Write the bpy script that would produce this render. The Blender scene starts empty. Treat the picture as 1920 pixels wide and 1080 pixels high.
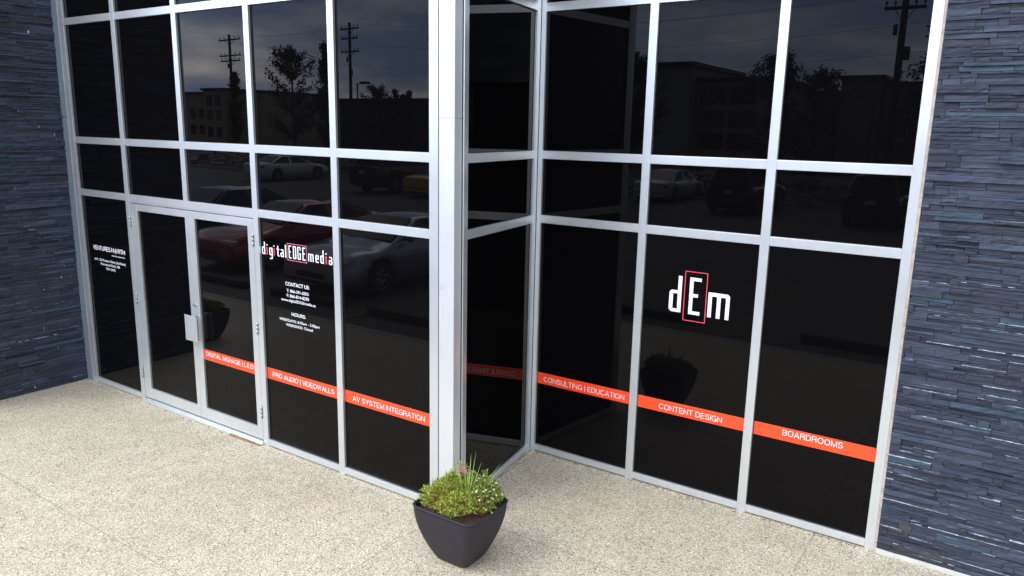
import bpy, bmesh, math, random
from mathutils import Vector, Matrix, noise
from math import sin, cos, pi, radians
random.seed(7)
D = bpy.data
SC = bpy.context.scene
COL = SC.collection

# ------------------------------------------------------------------ camera
CAM = Vector((7.3364, -4.1057, 2.8545))
yaw, pitch, roll = radians(33.766), radians(11.934), radians(1.188)
fw = Vector((-sin(yaw)*cos(pitch), cos(yaw)*cos(pitch), -sin(pitch)))
rt = Vector((cos(yaw), sin(yaw), 0)); up = rt.cross(fw)
rt, up = rt*cos(roll) + up*sin(roll), up*cos(roll) - rt*sin(roll)
cd = D.cameras.new('camera'); cam = D.objects.new('camera', cd); COL.objects.link(cam)
cd.sensor_width = 36; cd.lens = 36*1422.9/1920; cd.clip_start = .05; cd.clip_end = 2000
cam.matrix_world = Matrix(((rt.x, up.x, -fw.x, CAM.x), (rt.y, up.y, -fw.y, CAM.y), (rt.z, up.z, -fw.z, CAM.z), (0, 0, 0, 1)))
SC.camera = cam

# ------------------------------------------------------------------ sky and sun
SUN_EL, SUN_AZ = radians(46), radians(214)
W = D.worlds.new('World'); SC.world = W; W.use_nodes = True
nt = W.node_tree; N = nt.nodes; LK = nt.links
bg = N['Background']
sky = N.new('ShaderNodeTexSky'); sky.sky_type = 'NISHITA'; sky.sun_disc = False
sky.sun_elevation = SUN_EL; sky.sun_rotation = SUN_AZ; sky.air_density = 1.2; sky.dust_density = 2.0
tc = N.new('ShaderNodeTexCoord')
mp = N.new('ShaderNodeMapping'); mp.inputs['Scale'].default_value = (1.0, 1.0, 4.2); mp.inputs['Location'].default_value = (3.1, .7, .4)
LK.new(tc.outputs['Generated'], mp.inputs['Vector'])
n1 = N.new('ShaderNodeTexNoise'); n1.inputs['Scale'].default_value = 2.6; n1.inputs['Detail'].default_value = 7; n1.inputs['Roughness'].default_value = .55
LK.new(mp.outputs[0], n1.inputs['Vector'])
cr = N.new('ShaderNodeValToRGB'); LK.new(n1.outputs['Fac'], cr.inputs[0])
e = cr.color_ramp.elements
e[0].position = .40; e[0].color = (3.2, 4.5, 7.6, 1)
e[1].position = .63; e[1].color = (17.5, 16.4, 15.2, 1)
m = e.new(.5); m.color = (6.6, 7.5, 9.6, 1)
mx = N.new('ShaderNodeMix'); mx.data_type = 'RGBA'; mx.inputs[0].default_value = .88
nrm = N.new('ShaderNodeVectorMath'); nrm.operation = 'DOT_PRODUCT'; LK.new(tc.outputs['Generated'], nrm.inputs[0])
nrm.inputs[1].default_value = (sin(SUN_AZ)*cos(.62), cos(SUN_AZ)*cos(.62), sin(.62))
gl_ = N.new('ShaderNodeMapRange'); gl_.inputs[1].default_value = -.1; gl_.inputs[2].default_value = 1.0; gl_.inputs[3].default_value = .46; gl_.inputs[4].default_value = 1.95
LK.new(nrm.outputs['Value'], gl_.inputs[0])
cm = N.new('ShaderNodeVectorMath'); cm.operation = 'SCALE'; LK.new(cr.outputs[0], cm.inputs[0]); LK.new(gl_.outputs[0], cm.inputs[3])
sz = N.new('ShaderNodeSeparateXYZ'); LK.new(tc.outputs['Generated'], sz.inputs[0])
hz = N.new('ShaderNodeMapRange'); hz.inputs[1].default_value = .0; hz.inputs[2].default_value = .5; hz.inputs[3].default_value = 1.45; hz.inputs[4].default_value = 1.0
LK.new(sz.outputs[2], hz.inputs[0])
cm2 = N.new('ShaderNodeVectorMath'); cm2.operation = 'SCALE'; LK.new(cm.outputs[0], cm2.inputs[0]); LK.new(hz.outputs[0], cm2.inputs[3])
LK.new(sky.outputs[0], mx.inputs[6]); LK.new(cm2.outputs[0], mx.inputs[7])
LK.new(mx.outputs[2], bg.inputs[0]); bg.inputs[1].default_value = .128
sl = D.lights.new('sun', 'SUN'); sl.energy = .85; sl.angle = radians(24); sl.color = (1, .96, .9)
so = D.objects.new('sun', sl); COL.objects.link(so)
sd = Vector((sin(SUN_AZ)*cos(SUN_EL), cos(SUN_AZ)*cos(SUN_EL), sin(SUN_EL)))
so.rotation_euler = (-sd).to_track_quat('-Z', 'Y').to_euler(); so.location = (0, 0, 30)
vs = SC.view_settings; vs.view_transform = 'Standard'; vs.look = 'None'; vs.gamma = 1; vs.exposure = 0.60

# ------------------------------------------------------------------ materials
class NT:
    def __init__(s, name):
        s.m = D.materials.new(name); s.m.use_nodes = True; s.t = s.m.node_tree; s.b = s.t.nodes['Principled BSDF']
    def n(s, typ, **kw):
        o = s.t.nodes.new('ShaderNode'+typ)
        for k, v in kw.items():
            if k in ('operation', 'data_type', 'blend_type', 'feature', 'distance', 'noise_dimensions', 'attribute_name', 'invert'): setattr(o, k, v)
            else: o.inputs[int(k[1:]) if k[0] == 'i' and k[1:].isdigit() else k.replace('_', ' ')].default_value = v
        return o
    def l(s, a, b): s.t.links.new(a, b)
    def ramp(s, src, stops, const=False):
        r = s.n('ValToRGB'); s.l(src, r.inputs[0]); e = r.color_ramp.elements
        if const: r.color_ramp.interpolation = 'CONSTANT'
        while len(e) < len(stops): e.new(.5)
        for x, (p, c) in zip(e, stops): x.position = p; x.color = (*c, 1)
        return r.outputs[0]
    def coord(s, scale=(1, 1, 1), kind='Object'):
        t = s.n('TexCoord'); mpn = s.n('Mapping'); mpn.inputs['Scale'].default_value = scale
        s.l(t.outputs[kind], mpn.inputs[0]); return mpn.outputs[0]
    def noise(s, vec, scale, detail=4, rough=.5):
        o = s.n('TexNoise', Scale=scale, Detail=detail, Roughness=rough); s.l(vec, o.inputs['Vector']); return o.outputs['Fac']
    def mix(s, f, a, b, bt='MIX'):
        o = s.n('Mix', data_type='RGBA', blend_type=bt)
        for i, v in ((0, f), (6, a), (7, b)):
            if isinstance(v, (int, float)): o.inputs[i].default_value = v
            elif isinstance(v, tuple): o.inputs[i].default_value = (*v, 1)
            else: s.l(v, o.inputs[i])
        return o.outputs[2]
    def math(s, op, a, b=0.0):
        o = s.n('Math', operation=op)
        for i, v in ((0, a), (1, b)):
            if isinstance(v, (int, float)): o.inputs[i].default_value = v
            else: s.l(v, o.inputs[i])
        return o.outputs[0]
    def bump(s, h, strength, dist=.01):
        o = s.n('Bump', Strength=strength, Distance=dist); s.l(h, o.inputs['Height']); s.l(o.outputs[0], s.b.inputs['Normal'])
    def set(s, **kw):
        for k, v in kw.items():
            k = k.replace('_', ' ')
            if hasattr(v, 'is_output') or hasattr(v, 'links'): s.l(v, s.b.inputs[k])
            else: s.b.inputs[k].default_value = (*v, 1) if isinstance(v, tuple) and len(v) == 3 else v
        return s

def plain(name, col, rough=.5, metal=0., var=.12, scale=6, coat=0., bump=0.):
    m = NT(name); v = m.coord(); f = m.noise(v, scale, 5, .6)
    a = tuple(c*(1-var) for c in col); b = tuple(min(1, c*(1+var)) for c in col)
    m.set(Base_Color=m.ramp(f, [(.3, a), (.7, b)]), Roughness=rough, Metallic=metal)
    if coat: m.set(Coat_Weight=coat)
    if bump: m.bump(m.noise(v, scale*8, 3), bump)
    return m.m

M = {}
# brushed, clear anodised aluminium of the storefront
def alu(name, col, rough, metal):
    m = NT(name); v = m.coord((1, 1, 1)); big = m.noise(v, 1.3, 4, .6); fine = m.noise(m.coord((60, 60, 3)), 1.0, 3)
    c = m.mix(.5, m.ramp(big, [(.3, tuple(x*.9 for x in col)), (.7, col)]), m.ramp(fine, [(.3, tuple(x*.92 for x in col)), (.7, col)]))
    spots = m.ramp(m.noise(v, 9, 6, .7), [(.60, (1, 1, 1)), (.74, (.86, .86, .84))])
    m.set(Base_Color=m.mix(1.0, c, spots, 'MULTIPLY'), Metallic=metal, Roughness=m.math('MULTIPLY_ADD', big, .12)); 
    r = m.math('ADD', m.math('MULTIPLY', big, .16), rough-.08); m.set(Roughness=r)
    m.bump(fine, .05, .002)
    return m.m
M['alu'] = alu('clear_anodised_aluminium', (.77, .81, .82), .34, .72)
M['flash'] = alu('grey_flashing_metal', (.36, .43, .49), .42, .55)
M['clad'] = alu('column_cladding', (.80, .825, .835), .38, .60)
M['steel'] = plain('hinge_steel', (.42, .43, .46), .3, .9, .2, 30)
M['gasket'] = plain('black_gasket', (.012, .012, .013), .6)
M['seal'] = plain('beige_sealant', (.46, .38, .33), .7, 0, .25, 20)
def glass():
    m = NT('black_tinted_glass'); v = m.coord()
    m.set(Base_Color=(.0022, .0020, .0024), Roughness=.004, IOR=1.25)
    m.bump(m.noise(v, .9, 1), .012, .02)
    return m.m
M['glass'] = glass()
M['orange'] = plain('orange_vinyl', (.95, .075, .016), .45, 0, .03)
M['white'] = plain('white_vinyl', (.85, .85, .88), .5, 0, .02)
M['red'] = plain('red_vinyl', (.78, .06, .09), .5, 0, .05)
M['pinkred'] = plain('pink_red_vinyl', (.75, .16, .22), .5, 0, .05)
M['wood'] = plain('raw_wood_shim', (.30, .16, .075), .85, 0, .5, 40)
M['concrete'] = plain('pale_concrete_footing', (.52, .51, .46), .85, 0, .15, 8, bump=.2)

def slate():
    m = NT('split_slate'); v = m.coord((1, 1, 1))
    at = m.n('Attribute', attribute_name='tint')
    sep = m.n('SeparateColor'); m.l(at.outputs['Color'], sep.inputs[0])
    base = m.ramp(sep.outputs[0], [(0, (.025, .031, .046)), (.35, (.034, .044, .068)), (.75, (.042, .056, .088)), (.94, (.032, .062, .094)), (.975, (.038, .036, .040)), (1, (.054, .048, .046))])
    lam = m.noise(m.coord((2.2, 2.2, 95)), 1.0, 6, .65)
    fine = m.noise(m.coord((14, 14, 260)), 1.0, 4, .6)
    big = m.noise(v, 5, 4, .6)
    c = m.mix(1.0, base, m.ramp(lam, [(.32, (.48, .50, .54)), (.5, (1, 1, 1)), (.72, (1.45, 1.5, 1.55))]), 'MULTIPLY')
    c = m.mix(.8, c, m.ramp(big, [(.3, (.75, .78, .85)), (.7, (1.2, 1.2, 1.15))]), 'MULTIPLY')
    # pale scratched and chipped flecks
    fl = m.ramp(fine, [(.64, (0, 0, 0)), (.76, (.5, .5, .5))])
    c = m.mix(fl, c, (.30, .38, .46))
    sp_ = m.math('GREATER_THAN', m.noise(m.coord((34, 34, 60)), 1.0, 5, .8), .70)
    c = m.mix(m.math('MULTIPLY', sp_, .6), c, (.40, .46, .50))
    h = m.math('ADD', m.math('MULTIPLY', lam, 1.0), m.math('MULTIPLY', fine, .4))
    m.bump(h, .9, .008)
    m.set(Base_Color=c, Roughness=m.ramp(lam, [(.3, (.75,)*3), (.7, (.55,)*3)]), Specular_IOR_Level=.45)
    return m.m
M['slate'] = slate()
def dust():  # skylight on ledges and stone ends painted in, over dusty cut edges
    m = NT('pale_sawn_and_lit_edge'); v = m.coord((5, 5, 5))
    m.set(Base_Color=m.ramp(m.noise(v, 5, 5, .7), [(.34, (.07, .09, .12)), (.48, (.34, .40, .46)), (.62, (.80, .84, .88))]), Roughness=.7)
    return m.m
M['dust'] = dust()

def aggregate():
    m = NT('exposed_aggregate_concrete'); v = m.coord()
    wob = m.n('TexNoise', Scale=60., Detail=2.); m.l(v, wob.inputs['Vector'])
    vv = m.n('VectorMath', operation='MULTIPLY_ADD'); m.l(wob.outputs['Color'], vv.inputs[0]); vv.inputs[1].default_value = (.006,)*3; m.l(v, vv.inputs[2])
    vo = m.n('TexVoronoi', Scale=138.); m.l(vv.outputs[0], vo.inputs['Vector'])
    sep = m.n('SeparateColor'); m.l(vo.outputs['Color'], sep.inputs[0])
    peb = m.ramp(sep.outputs[0], [(0, (.13, .105, .072)), (.06, (.34, .285, .20)), (.18, (.54, .475, .345)), (.5, (.67, .60, .455)), (.78, (.74, .675, .525)), (.92, (.90, .84, .70)), (1, (.94, .91, .83))])
    cem = m.ramp(vo.outputs['Distance'], [(.30, (1, 1, 1)), (.62, (.66, .64, .58))])
    c = m.mix(1.0, peb, cem, 'MULTIPLY')
    vo2 = m.n('TexVoronoi', Scale=46.); m.l(vv.outputs[0], vo2.inputs['Vector'])
    sep2 = m.n('SeparateColor'); m.l(vo2.outputs['Color'], sep2.inputs[0])
    spot = m.math('MULTIPLY', m.math('GREATER_THAN', sep2.outputs[1], .93), m.math('LESS_THAN', vo2.outputs['Distance'], .34))
    c = m.mix(m.math('MULTIPLY', spot, .6), c, m.ramp(sep2.outputs[0], [(0, (.12, .10, .08)), (.5, (.34, .27, .19)), (.75, (.82, .80, .74))]))
    big = m.noise(v, .8, 5, .6); mid = m.noise(v, 5, 4, .6)
    c = m.mix(1.0, c, m.ramp(big, [(.3, (.82, .805, .77)), (.7, (.97, .965, .945))]), 'MULTIPLY')
    c = m.mix(1.0, c, m.ramp(mid, [(.28, (.92, .915, .89)), (.6, (1.04, 1.04, 1.04))]), 'MULTIPLY')
    st = m.ramp(m.noise(v, 1.9, 7, .72), [(.60, (1, 1, 1)), (.70, (.90, .885, .85))])
    c = m.mix(1.0, c, st, 'MULTIPLY')
    # sawn control joints
    sx = m.n('SeparateXYZ'); m.l(v, sx.inputs[0])
    wv = m.math('MULTIPLY', m.math('SUBTRACT', m.noise(v, 8, 2), .5), .006)
    def joint(src, off, per):
        a = m.math('ADD', m.math('ADD', src, wv), off); a = m.math('DIVIDE', a, per); a = m.math('SUBTRACT', a, m.math('FLOOR', a))
        a = m.math('ABSOLUTE', m.math('SUBTRACT', a, .5)); return m.math('MULTIPLY', a, per)
    jx = joint(sx.outputs[0], -6.40+1.2, 2.38); jy = joint(sx.outputs[1], 1.64+.85, 1.70)
    j = m.math('MINIMUM', m.math('SUBTRACT', 2.38/2, jx) if False else jx, jy)
    j = m.math('LESS_THAN', j, .0042)
    c = m.mix(m.math('MULTIPLY', j, .42), c, (.10, .088, .066))
    h = m.math('SUBTRACT', m.math('MULTIPLY', vo.outputs['Distance'], -.5), m.math('MULTIPLY', j, 2.0))
    m.bump(h, .45, .004)
    m.set(Base_Color=c, Roughness=.82)
    return m.m
M['agg'] = aggregate()
def asphalt():
    m = NT('asphalt'); v = m.coord(); f = m.noise(v, 60, 3, .7); b = m.noise(v, .35, 5, .6)
    c = m.mix(1.0, m.ramp(f, [(.3, (.085, .085, .082)), (.7, (.15, .148, .14))]), m.ramp(b, [(.3, (.8, .8, .8)), (.7, (1.15, 1.15, 1.12))]), 'MULTIPLY')
    m.set(Base_Color=c, Roughness=.9); m.bump(f, .3); return m.m
M['asphalt'] = asphalt()
M['kerb'] = plain('kerb_concrete', (.36, .35, .32), .85, 0, .15, 5)
M['stopc'] = plain('wheel_stop_concrete', (.055, .052, .05), .85, 0, .3, 5)
M['yellowline'] = plain('worn_yellow_paint', (.20, .15, .04), .8, 0, .35, 20)
M['grass'] = plain('grass_ground', (.06, .075, .03), .95, 0, .35, 2)
M['rock'] = plain('granite_boulders', (.26, .22, .20), .85, 0, .5, 1.2)
M['pot'] = plain('charcoal_resin_pot', (.016, .014, .021), .6, 0, .16, 9, bump=.10)
M['soil'] = plain('potting_soil', (.085, .045, .028), .95, 0, .6, 60, bump=.6)
M['bark'] = plain('bark', (.09, .065, .05), .9, 0, .3, 8)
M['pole'] = plain('weathered_pole_wood', (.055, .042, .034), .85, 0, .3, 4)
M['ceramic'] = plain('insulator', (.10, .08, .07), .3)
M['wire'] = plain('dark_wire', (.02, .02, .02), .5)
M['tyre'] = plain('tyre_rubber', (.018, .018, .018), .8)
M['rim'] = plain('alloy_wheel', (.42, .43, .45), .35, .8)
M['carglass'] = plain('car_window_glass', (.012, .014, .016), .04)
M['lamp'] = plain('headlight_lens', (.55, .56, .58), .08, 0, .2, 12, coat=1)
M['tail'] = plain('taillight_lens', (.30, .012, .015), .15, coat=1)
M['trim'] = plain('dark_plastic_trim', (.02, .02, .022), .5)
M['plate'] = plain('licence_plate', (.6, .6, .62), .5)
def leafmat(name, stops):
    m = NT(name); g = m.n('NewGeometry'); m.set(Base_Color=m.ramp(g.outputs['Random Per Island'], stops), Roughness=.55)
    m.set(Subsurface_Weight=0.0); return m.m
M['leaf_tree'] = leafmat('tree_leaves', [(0, (.018, .030, .012)), (.6, (.04, .062, .022)), (1, (.07, .09, .035))])
M['leaf_con'] = leafmat('conifer_needles', [(0, (.012, .022, .012)), (1, (.03, .045, .022))])
M['leaf_mound'] = leafmat('mound_leaves', [(0, (.07, .13, .015)), (.35, (.20, .31, .025)), (.7, (.42, .50, .05)), (.86, (.60, .60, .12)), (1, (.60, .30, .05))])
M['leaf_dark'] = leafmat('bushy_leaves', [(0, (.06, .14, .02)), (.5, (.17, .29, .04)), (.8, (.38, .45, .08)), (1, (.66, .42, .10))])
M['leaf_blade'] = leafmat('blade_leaves', [(0, (.17, .29, .05)), (1, (.42, .52, .13))])
M['petal_white'] = leafmat('white_petals', [(0, (.62, .60, .40)), (1, (.85, .83, .72))])
M['petal_pink'] = leafmat('pink_petals', [(0, (.55, .12, .30)), (1, (.85, .35, .58))])
M['dry'] = leafmat('dry_stems', [(0, (.26, .12, .035)), (1, (.50, .30, .10))])

# ------------------------------------------------------------------ helpers
def link(name, me, mats, parent=None):
    o = D.objects.new(name, me); COL.objects.link(o)
    for mm in (mats if isinstance(mats, (list, tuple)) else [mats]): me.materials.append(mm)
    if parent is not None: o.parent = parent
    return o
def tag(o, label=None, cat=None, group=None, kind=None):
    if label: o['label'] = label
    if cat: o['category'] = cat
    if group: o['group'] = group
    if kind: o['kind'] = kind
    return o
def empty(name, loc=(0, 0, 0), rz=0, **kw):
    o = D.objects.new(name, None); COL.objects.link(o); o.location = loc; o.rotation_euler = (0, 0, rz); o.empty_display_size = .2
    return tag(o, **kw)
class MB:
    """collects shapes into one mesh"""
    def __init__(s): s.bm = bmesh.new()
    def box(s, a, b, bev=0, mi=0, seg=2):
        a = [min(p, q) for p, q in zip(a, b)], [max(p, q) for p, q in zip(a, b)]
        lo, hi = a
        t = bmesh.new(); bmesh.ops.create_cube(t, size=1)
        for v in t.verts: v.co = Vector([lo[i] + (v.co[i]+.5)*(hi[i]-lo[i]) for i in range(3)])
        if bev: bmesh.ops.bevel(t, geom=t.edges[:], offset=min(bev, min(h-l for l, h in zip(lo, hi))*.45), segments=seg, affect='EDGES', profile=.5)
        s.take(t, mi); return s
    def take(s, t, mi=0, smooth=False, mat=None):
        mp = {}
        for v in t.verts: mp[v] = s.bm.verts.new(mat @ v.co if mat else v.co)
        for f in t.faces:
            try: g = s.bm.faces.new([mp[v] for v in f.verts])
            except ValueError: continue
            g.material_index = mi if mi is not None else f.material_index; g.smooth = smooth or f.smooth
        t.free(); return s
    def tube(s, pts, r, n=8, mi=0, cap=True):
        pts = [Vector(p) for p in pts]; rs = r if isinstance(r, (list, tuple)) else [r]*len(pts); rings = []
        for i, p in enumerate(pts):
            d = (pts[min(i+1, len(pts)-1)] - pts[max(i-1, 0)]).normalized()
            a = d.orthogonal().normalized() if i == 0 else (pa - d*pa.dot(d)).normalized(); pa = a
            b = d.cross(a); rings.append([s.bm.verts.new(p + (a*cos(2*pi*k/n) + b*sin(2*pi*k/n))*rs[i]) for k in range(n)])
        for A, B in zip(rings, rings[1:]):
            for k in range(n):
                f = s.bm.faces.new((A[k], A[(k+1) % n], B[(k+1) % n], B[k])); f.smooth = True; f.material_index = mi
        if cap:
            for R in (rings[0][::-1], rings[-1]):
                f = s.bm.faces.new(R); f.material_index = mi
        return s
    def quad(s, pts, mi=0):
        f = s.bm.faces.new([s.bm.verts.new(p) for p in pts]); f.material_index = mi; return s
    def build(s, name, mats, parent=None, recalc=True):
        me = D.meshes.new(name)
        if recalc: bmesh.ops.recalc_face_normals(s.bm, faces=s.bm.faces[:])
        s.bm.to_mesh(me); s.bm.free(); return link(name, me, mats, parent)
def copy_tree(o, parent=None):
    c = o.copy(); COL.objects.link(c); c.parent = parent
    for ch in o.children: copy_tree(ch, c)
    return c

# ------------------------------------------------------------------ the ground, walkway, parking lot
KY = -3.32            # kerb line
mb = MB(); mb.quad([(-900, -900, -.16), (900, -900, -.16), (900, 900, -.16), (-900, 900, -.16)])
tag(mb.build('ground', M['grass']), kind='structure')
mb = MB()
mb.box((-16, KY, -.14), (20, 1.40, 0), 0)
tag(mb.build('walkway', M['agg']), kind='structure')
mb = MB()
for i in range(14): mb.box((-16+i*2.6, KY-.15, -.16), (-16+i*2.6+2.594, KY-.002, .002), .012)
tag(mb.build('kerb', M['kerb']), kind='structure')
AZ = -.12
mb = MB(); mb.quad([(-62, -26, AZ), (40, -26, AZ), (40, KY-.15, AZ), (-62, KY-.15, AZ)])
tag(mb.build('parking_lot', M['asphalt']), kind='structure')
mb = MB(); mb.quad([(-200, -52, AZ), (120, -52, AZ), (120, -42, AZ), (-200, -42, AZ)])
tag(mb.build('road', M['asphalt']), kind='structure')
mb = MB()
for x in (-8.9, -6.35, -3.8, -1.25, 1.3, 3.85, 6.9, 9.5): mb.box((x-.05, -8.4, AZ+.001), (x+.05, KY-.17, AZ+.005))
for x in [-33+2.7*i for i in range(20)]: mb.box((x-.05, -25.5, AZ+.001), (x+.05, -20.2, AZ+.005))
tag(mb.build('stall_marking', M['yellowline']), kind='structure')
mb = MB()
for i in range(18): mb.box((-52+i*4, -26.2, -.16), (-52+i*4+3.99, -26.0, .03), .015)
tag(mb.build('far_kerb', M['kerb']), kind='structure')

# ------------------------------------------------------------------ storefront glazing
WD = .066; Z0 = .068; Z1 = 2.103; Z2 = 2.639; Z3 = 3.803; Z4 = 4.94; ZT = 5.10; RHO = .024; DEP = .13; h = WD/2
ROWS = [(Z0, Z1-h), (Z1+h, Z2-h), (Z2+h, Z3-h), (Z3+h, Z4-h)]
def mull(parent, x0, x1, z0=0., z1=ZT, y0=0.):
    mb = MB(); mb.box((x0, y0, z0), (x1, DEP, z1), .0025)
    return mb.build('mullion', M['alu'], parent)
def pane(parent, x0, x1, z0, z1):
    mb = MB(); mb.box((x0-.012, RHO, z0-.012), (x1+.012, RHO+.008, z1+.012))
    # gasket lines between glass and metal
    g = .004
    o = mb.build('window_pane', M['glass'], parent)
    mg = MB()
    mg.box((x0, RHO-.0035, z0), (x0+g, RHO-.0005, z1)); mg.box((x1-g, RHO-.0035, z0), (x1, RHO-.0005, z1))
    mg.box((x0+g, RHO-.0035, z0), (x1-g, RHO-.0005, z0+g)); mg.box((x0+g, RHO-.0035, z1-g), (x1-g, RHO-.0005, z1))
    mg.build('gasket', M['gasket'], o)
    return o
def bar(parent, x0, x1, z0, z1):
    mb = MB(); mb.box((x0+.0004, .0012, z0), (x1-.0004, DEP-.01, z1), .002)
    return mb.build('transom', M['alu'], parent)
def bays(parent, edges, skip=()):
    """edges: list of (left edge, right edge) of each vertical; returns panes[(bay,row)]"""
    P = {}
    for i, ((a0, a1), (b0, b1)) in enumerate(zip(edges, edges[1:])):
        for r, (z0, z1) in enumerate(ROWS):
            if (i, r) in skip: continue
            P[i, r] = pane(parent, a1, b0, z0, z1)
        if (i, 0) not in skip: bar(parent, a1, b0, 0.006, Z0)
        for zc in (Z2, Z3, Z4): bar(parent, a1, b0, zc-h, zc+h)
        if (i, 0) not in skip: bar(parent, a1, b0, Z1-h, Z1+h)
    return P

# --- lettering
def text_mesh(body, bold=0.):
    cu = D.curves.new('text', 'FONT'); cu.body = body; cu.size = 1; cu.offset = bold; cu.resolution_u = 3
    ob = D.objects.new('text', cu); COL.objects.link(ob)
    dg = bpy.context.evaluated_depsgraph_get(); dg.update()
    me = D.meshes.new_from_object(ob.evaluated_get(dg)); D.objects.remove(ob); D.curves.remove(cu)
    return me
_cap = [max(v.co.y for v in text_mesh('H').vertices)]
def add_text(mb, body, x0, x1, zb, cap, y, bold=0., mi=0, align=None):
    me = text_mesh(body, bold); xs = [v.co.x for v in me.vertices]; a, b = min(xs), max(xs)
    t = bmesh.new(); t.from_mesh(me); D.meshes.remove(me)
    k = (x1-x0)/(b-a); kz = cap/_cap[0]
    for v in t.verts: v.co = Vector((x0 + (v.co.x-a)*k, y, zb + v.co.y*kz))
    mb.take(t, mi)
def rects(mb, L, x, z, sx, sz, y, mi=0):
    for (a, b, c, d) in L: mb.quad([(x+a*sx, y, z+b*sz), (x+c*sx, y, z+b*sz), (x+c*sx, y, z+d*sz), (x+a*sx, y, z+d*sz)], mi)
# condensed square glyphs on a unit grid: width 3.2, x-height 6.6, ascender 11; stroke 1 (rectangles never overlap)
def poly(mb, pts, x, z, sx, sz, y, mi=0): mb.quad([(x+a*sx, y, z+b*sz) for a, b in pts], mi)
GL = {
 'd': (3.2, [[(2.2, 0), (3.2, 0), (3.2, 11), (2.2, 11)], [(.6, 0), (2.2, 0), (2.2, 1), (1, 1), (0, .7)], [(0, .7), (1, 1), (1, 5.6), (0, 5.9)], [(0, 5.9), (1, 5.6), (2.2, 5.6), (2.2, 6.6), (.6, 6.6)]]),
 'i': (1.0, [[(0, 0), (1, 0), (1, 6.6), (0, 6.6)], [(0, 8), (1, 8), (1, 9), (0, 9)]]),
 'g': (3.2, [[(2.2, -3.4), (3.2, -2.8), (3.2, 6.6), (2.2, 6.6)], [(.6, 0), (2.2, 0), (2.2, 1), (1, 1), (0, .7)], [(0, .7), (1, 1), (1, 5.6), (0, 5.9)], [(0, 5.9), (1, 5.6), (2.2, 5.6), (2.2, 6.6), (.6, 6.6)], [(.3, -3.4), (2.2, -3.4), (2.2, -2.4), (.3, -2.4)]]),
 't': (2.6, [[(.8, .8), (1.8, 1), (1.8, 5.6), (.8, 5.6)], [(.8, .8), (1.3, 0), (2.6, 0), (2.6, 1), (1.8, 1)], [(0, 5.6), (2.6, 5.6), (2.6, 6.6), (0, 6.6)], [(.8, 6.6), (1.8, 6.6), (1.8, 9), (.8, 9)]]),
 'a': (3.2, [[(2.2, 0), (3.2, 0), (3.2, 5.9), (2.2, 5.6)], [(3.2, 5.9), (2.7, 6.6), (.4, 6.6), (.4, 5.6), (2.2, 5.6)], [(0, .7), (.6, 0), (2.2, 0), (2.2, 1), (1, 1)], [(0, .7), (1, 1), (1, 2.9), (0, 3.2)], [(0, 3.2), (1, 2.9), (2.2, 2.9), (2.2, 3.9), (.6, 3.9)]]),
 'l': (1.0, [[(0, 0), (1, 0), (1, 11), (0, 11)]]),
 'm': (5.6, [[(0, 0), (1, 0), (1, 5.6), (0, 6.6)], [(0, 6.6), (1, 5.6), (2.3, 5.6), (2.55, 6.6)], [(2.3, 0), (3.3, 0), (3.3, 5.6), (2.3, 5.6)], [(2.55, 6.6), (2.3, 5.6), (3.3, 5.6), (4.6, 5.6), (5.1, 6.6)], [(4.6, 0), (5.6, 0), (5.6, 6.0), (5.1, 6.6), (4.6, 5.6)]]),
 'e': (3.2, [[(0, .7), (1, 1), (1, 5.6), (0, 5.9)], [(0, 5.9), (1, 5.6), (2.2, 5.6), (3.2, 5.9), (2.6, 6.6), (.6, 6.6)], [(2.2, 3.6), (3.2, 2.7), (3.2, 5.9), (2.2, 5.6)], [(1, 2.7), (3.2, 2.7), (2.2, 3.6), (1, 3.6)], [(.6, 0), (3.0, 0), (3.0, 1), (1, 1), (0, .7)]]),
 'E': (3.4, [[(0, 0), (1.1, 0), (1.1, 11), (0, 11)], [(1.1, 0), (3.4, 0), (3.4, 1), (1.1, 1)], [(1.1, 5.2), (2.6, 5.2), (2.6, 6.2), (1.1, 6.2)], [(1.1, 10), (3.4, 10), (3.4, 11), (1.1, 11)]]),
 'D': (3.4, [[(0, 0), (1.1, 0), (1.1, 11), (0, 11)], [(1.1, 0), (2.9, 0), (3.4, .6), (2.4, 1), (1.1, 1)], [(2.4, 1), (3.4, .6), (3.4, 10.4), (2.4, 10)], [(1.1, 10), (2.4, 10), (3.4, 10.4), (2.9, 11), (1.1, 11)]]),
 'G': (3.4, [[(0, .6), (1, 1), (1, 10), (0, 10.4)], [(0, 10.4), (1, 10), (2.4, 10), (3.4, 10.4), (2.9, 11), (.5, 11)], [(2.4, 8), (3.4, 8), (3.4, 10.4), (2.4, 10)], [(.5, 0), (2.9, 0), (3.4, .6), (2.4, 1), (1, 1), (0, .6)], [(2.4, 1), (3.4, .6), (3.4, 5.6), (2.4, 4.6)], [(1.7, 4.6), (2.4, 4.6), (3.4, 5.6), (1.7, 5.6)]]),
}
def glyph(mb, ch, x0, x1, z, cap, y, mi=0, dot=None):
    w, L = GL[ch]; sx = (x1-x0)/w; sz = cap/11
    for k, P_ in enumerate(L): poly(mb, P_, x0, z, sx, sz, y, dot if (dot is not None and k == 1) else mi)

# --- left (entrance) storefront
left = empty('entrance_storefront', (0, 0, 0), label='aluminium framed black glass storefront with double doors beside left stone wall', cat='storefront')
E_L = [(-.992, -.9015), (-.033, .033), (.941, 1.007), (1.927, 1.993), (2.894, 2.960), (3.876, 3.958)]
E_Lm = E_L
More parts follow.
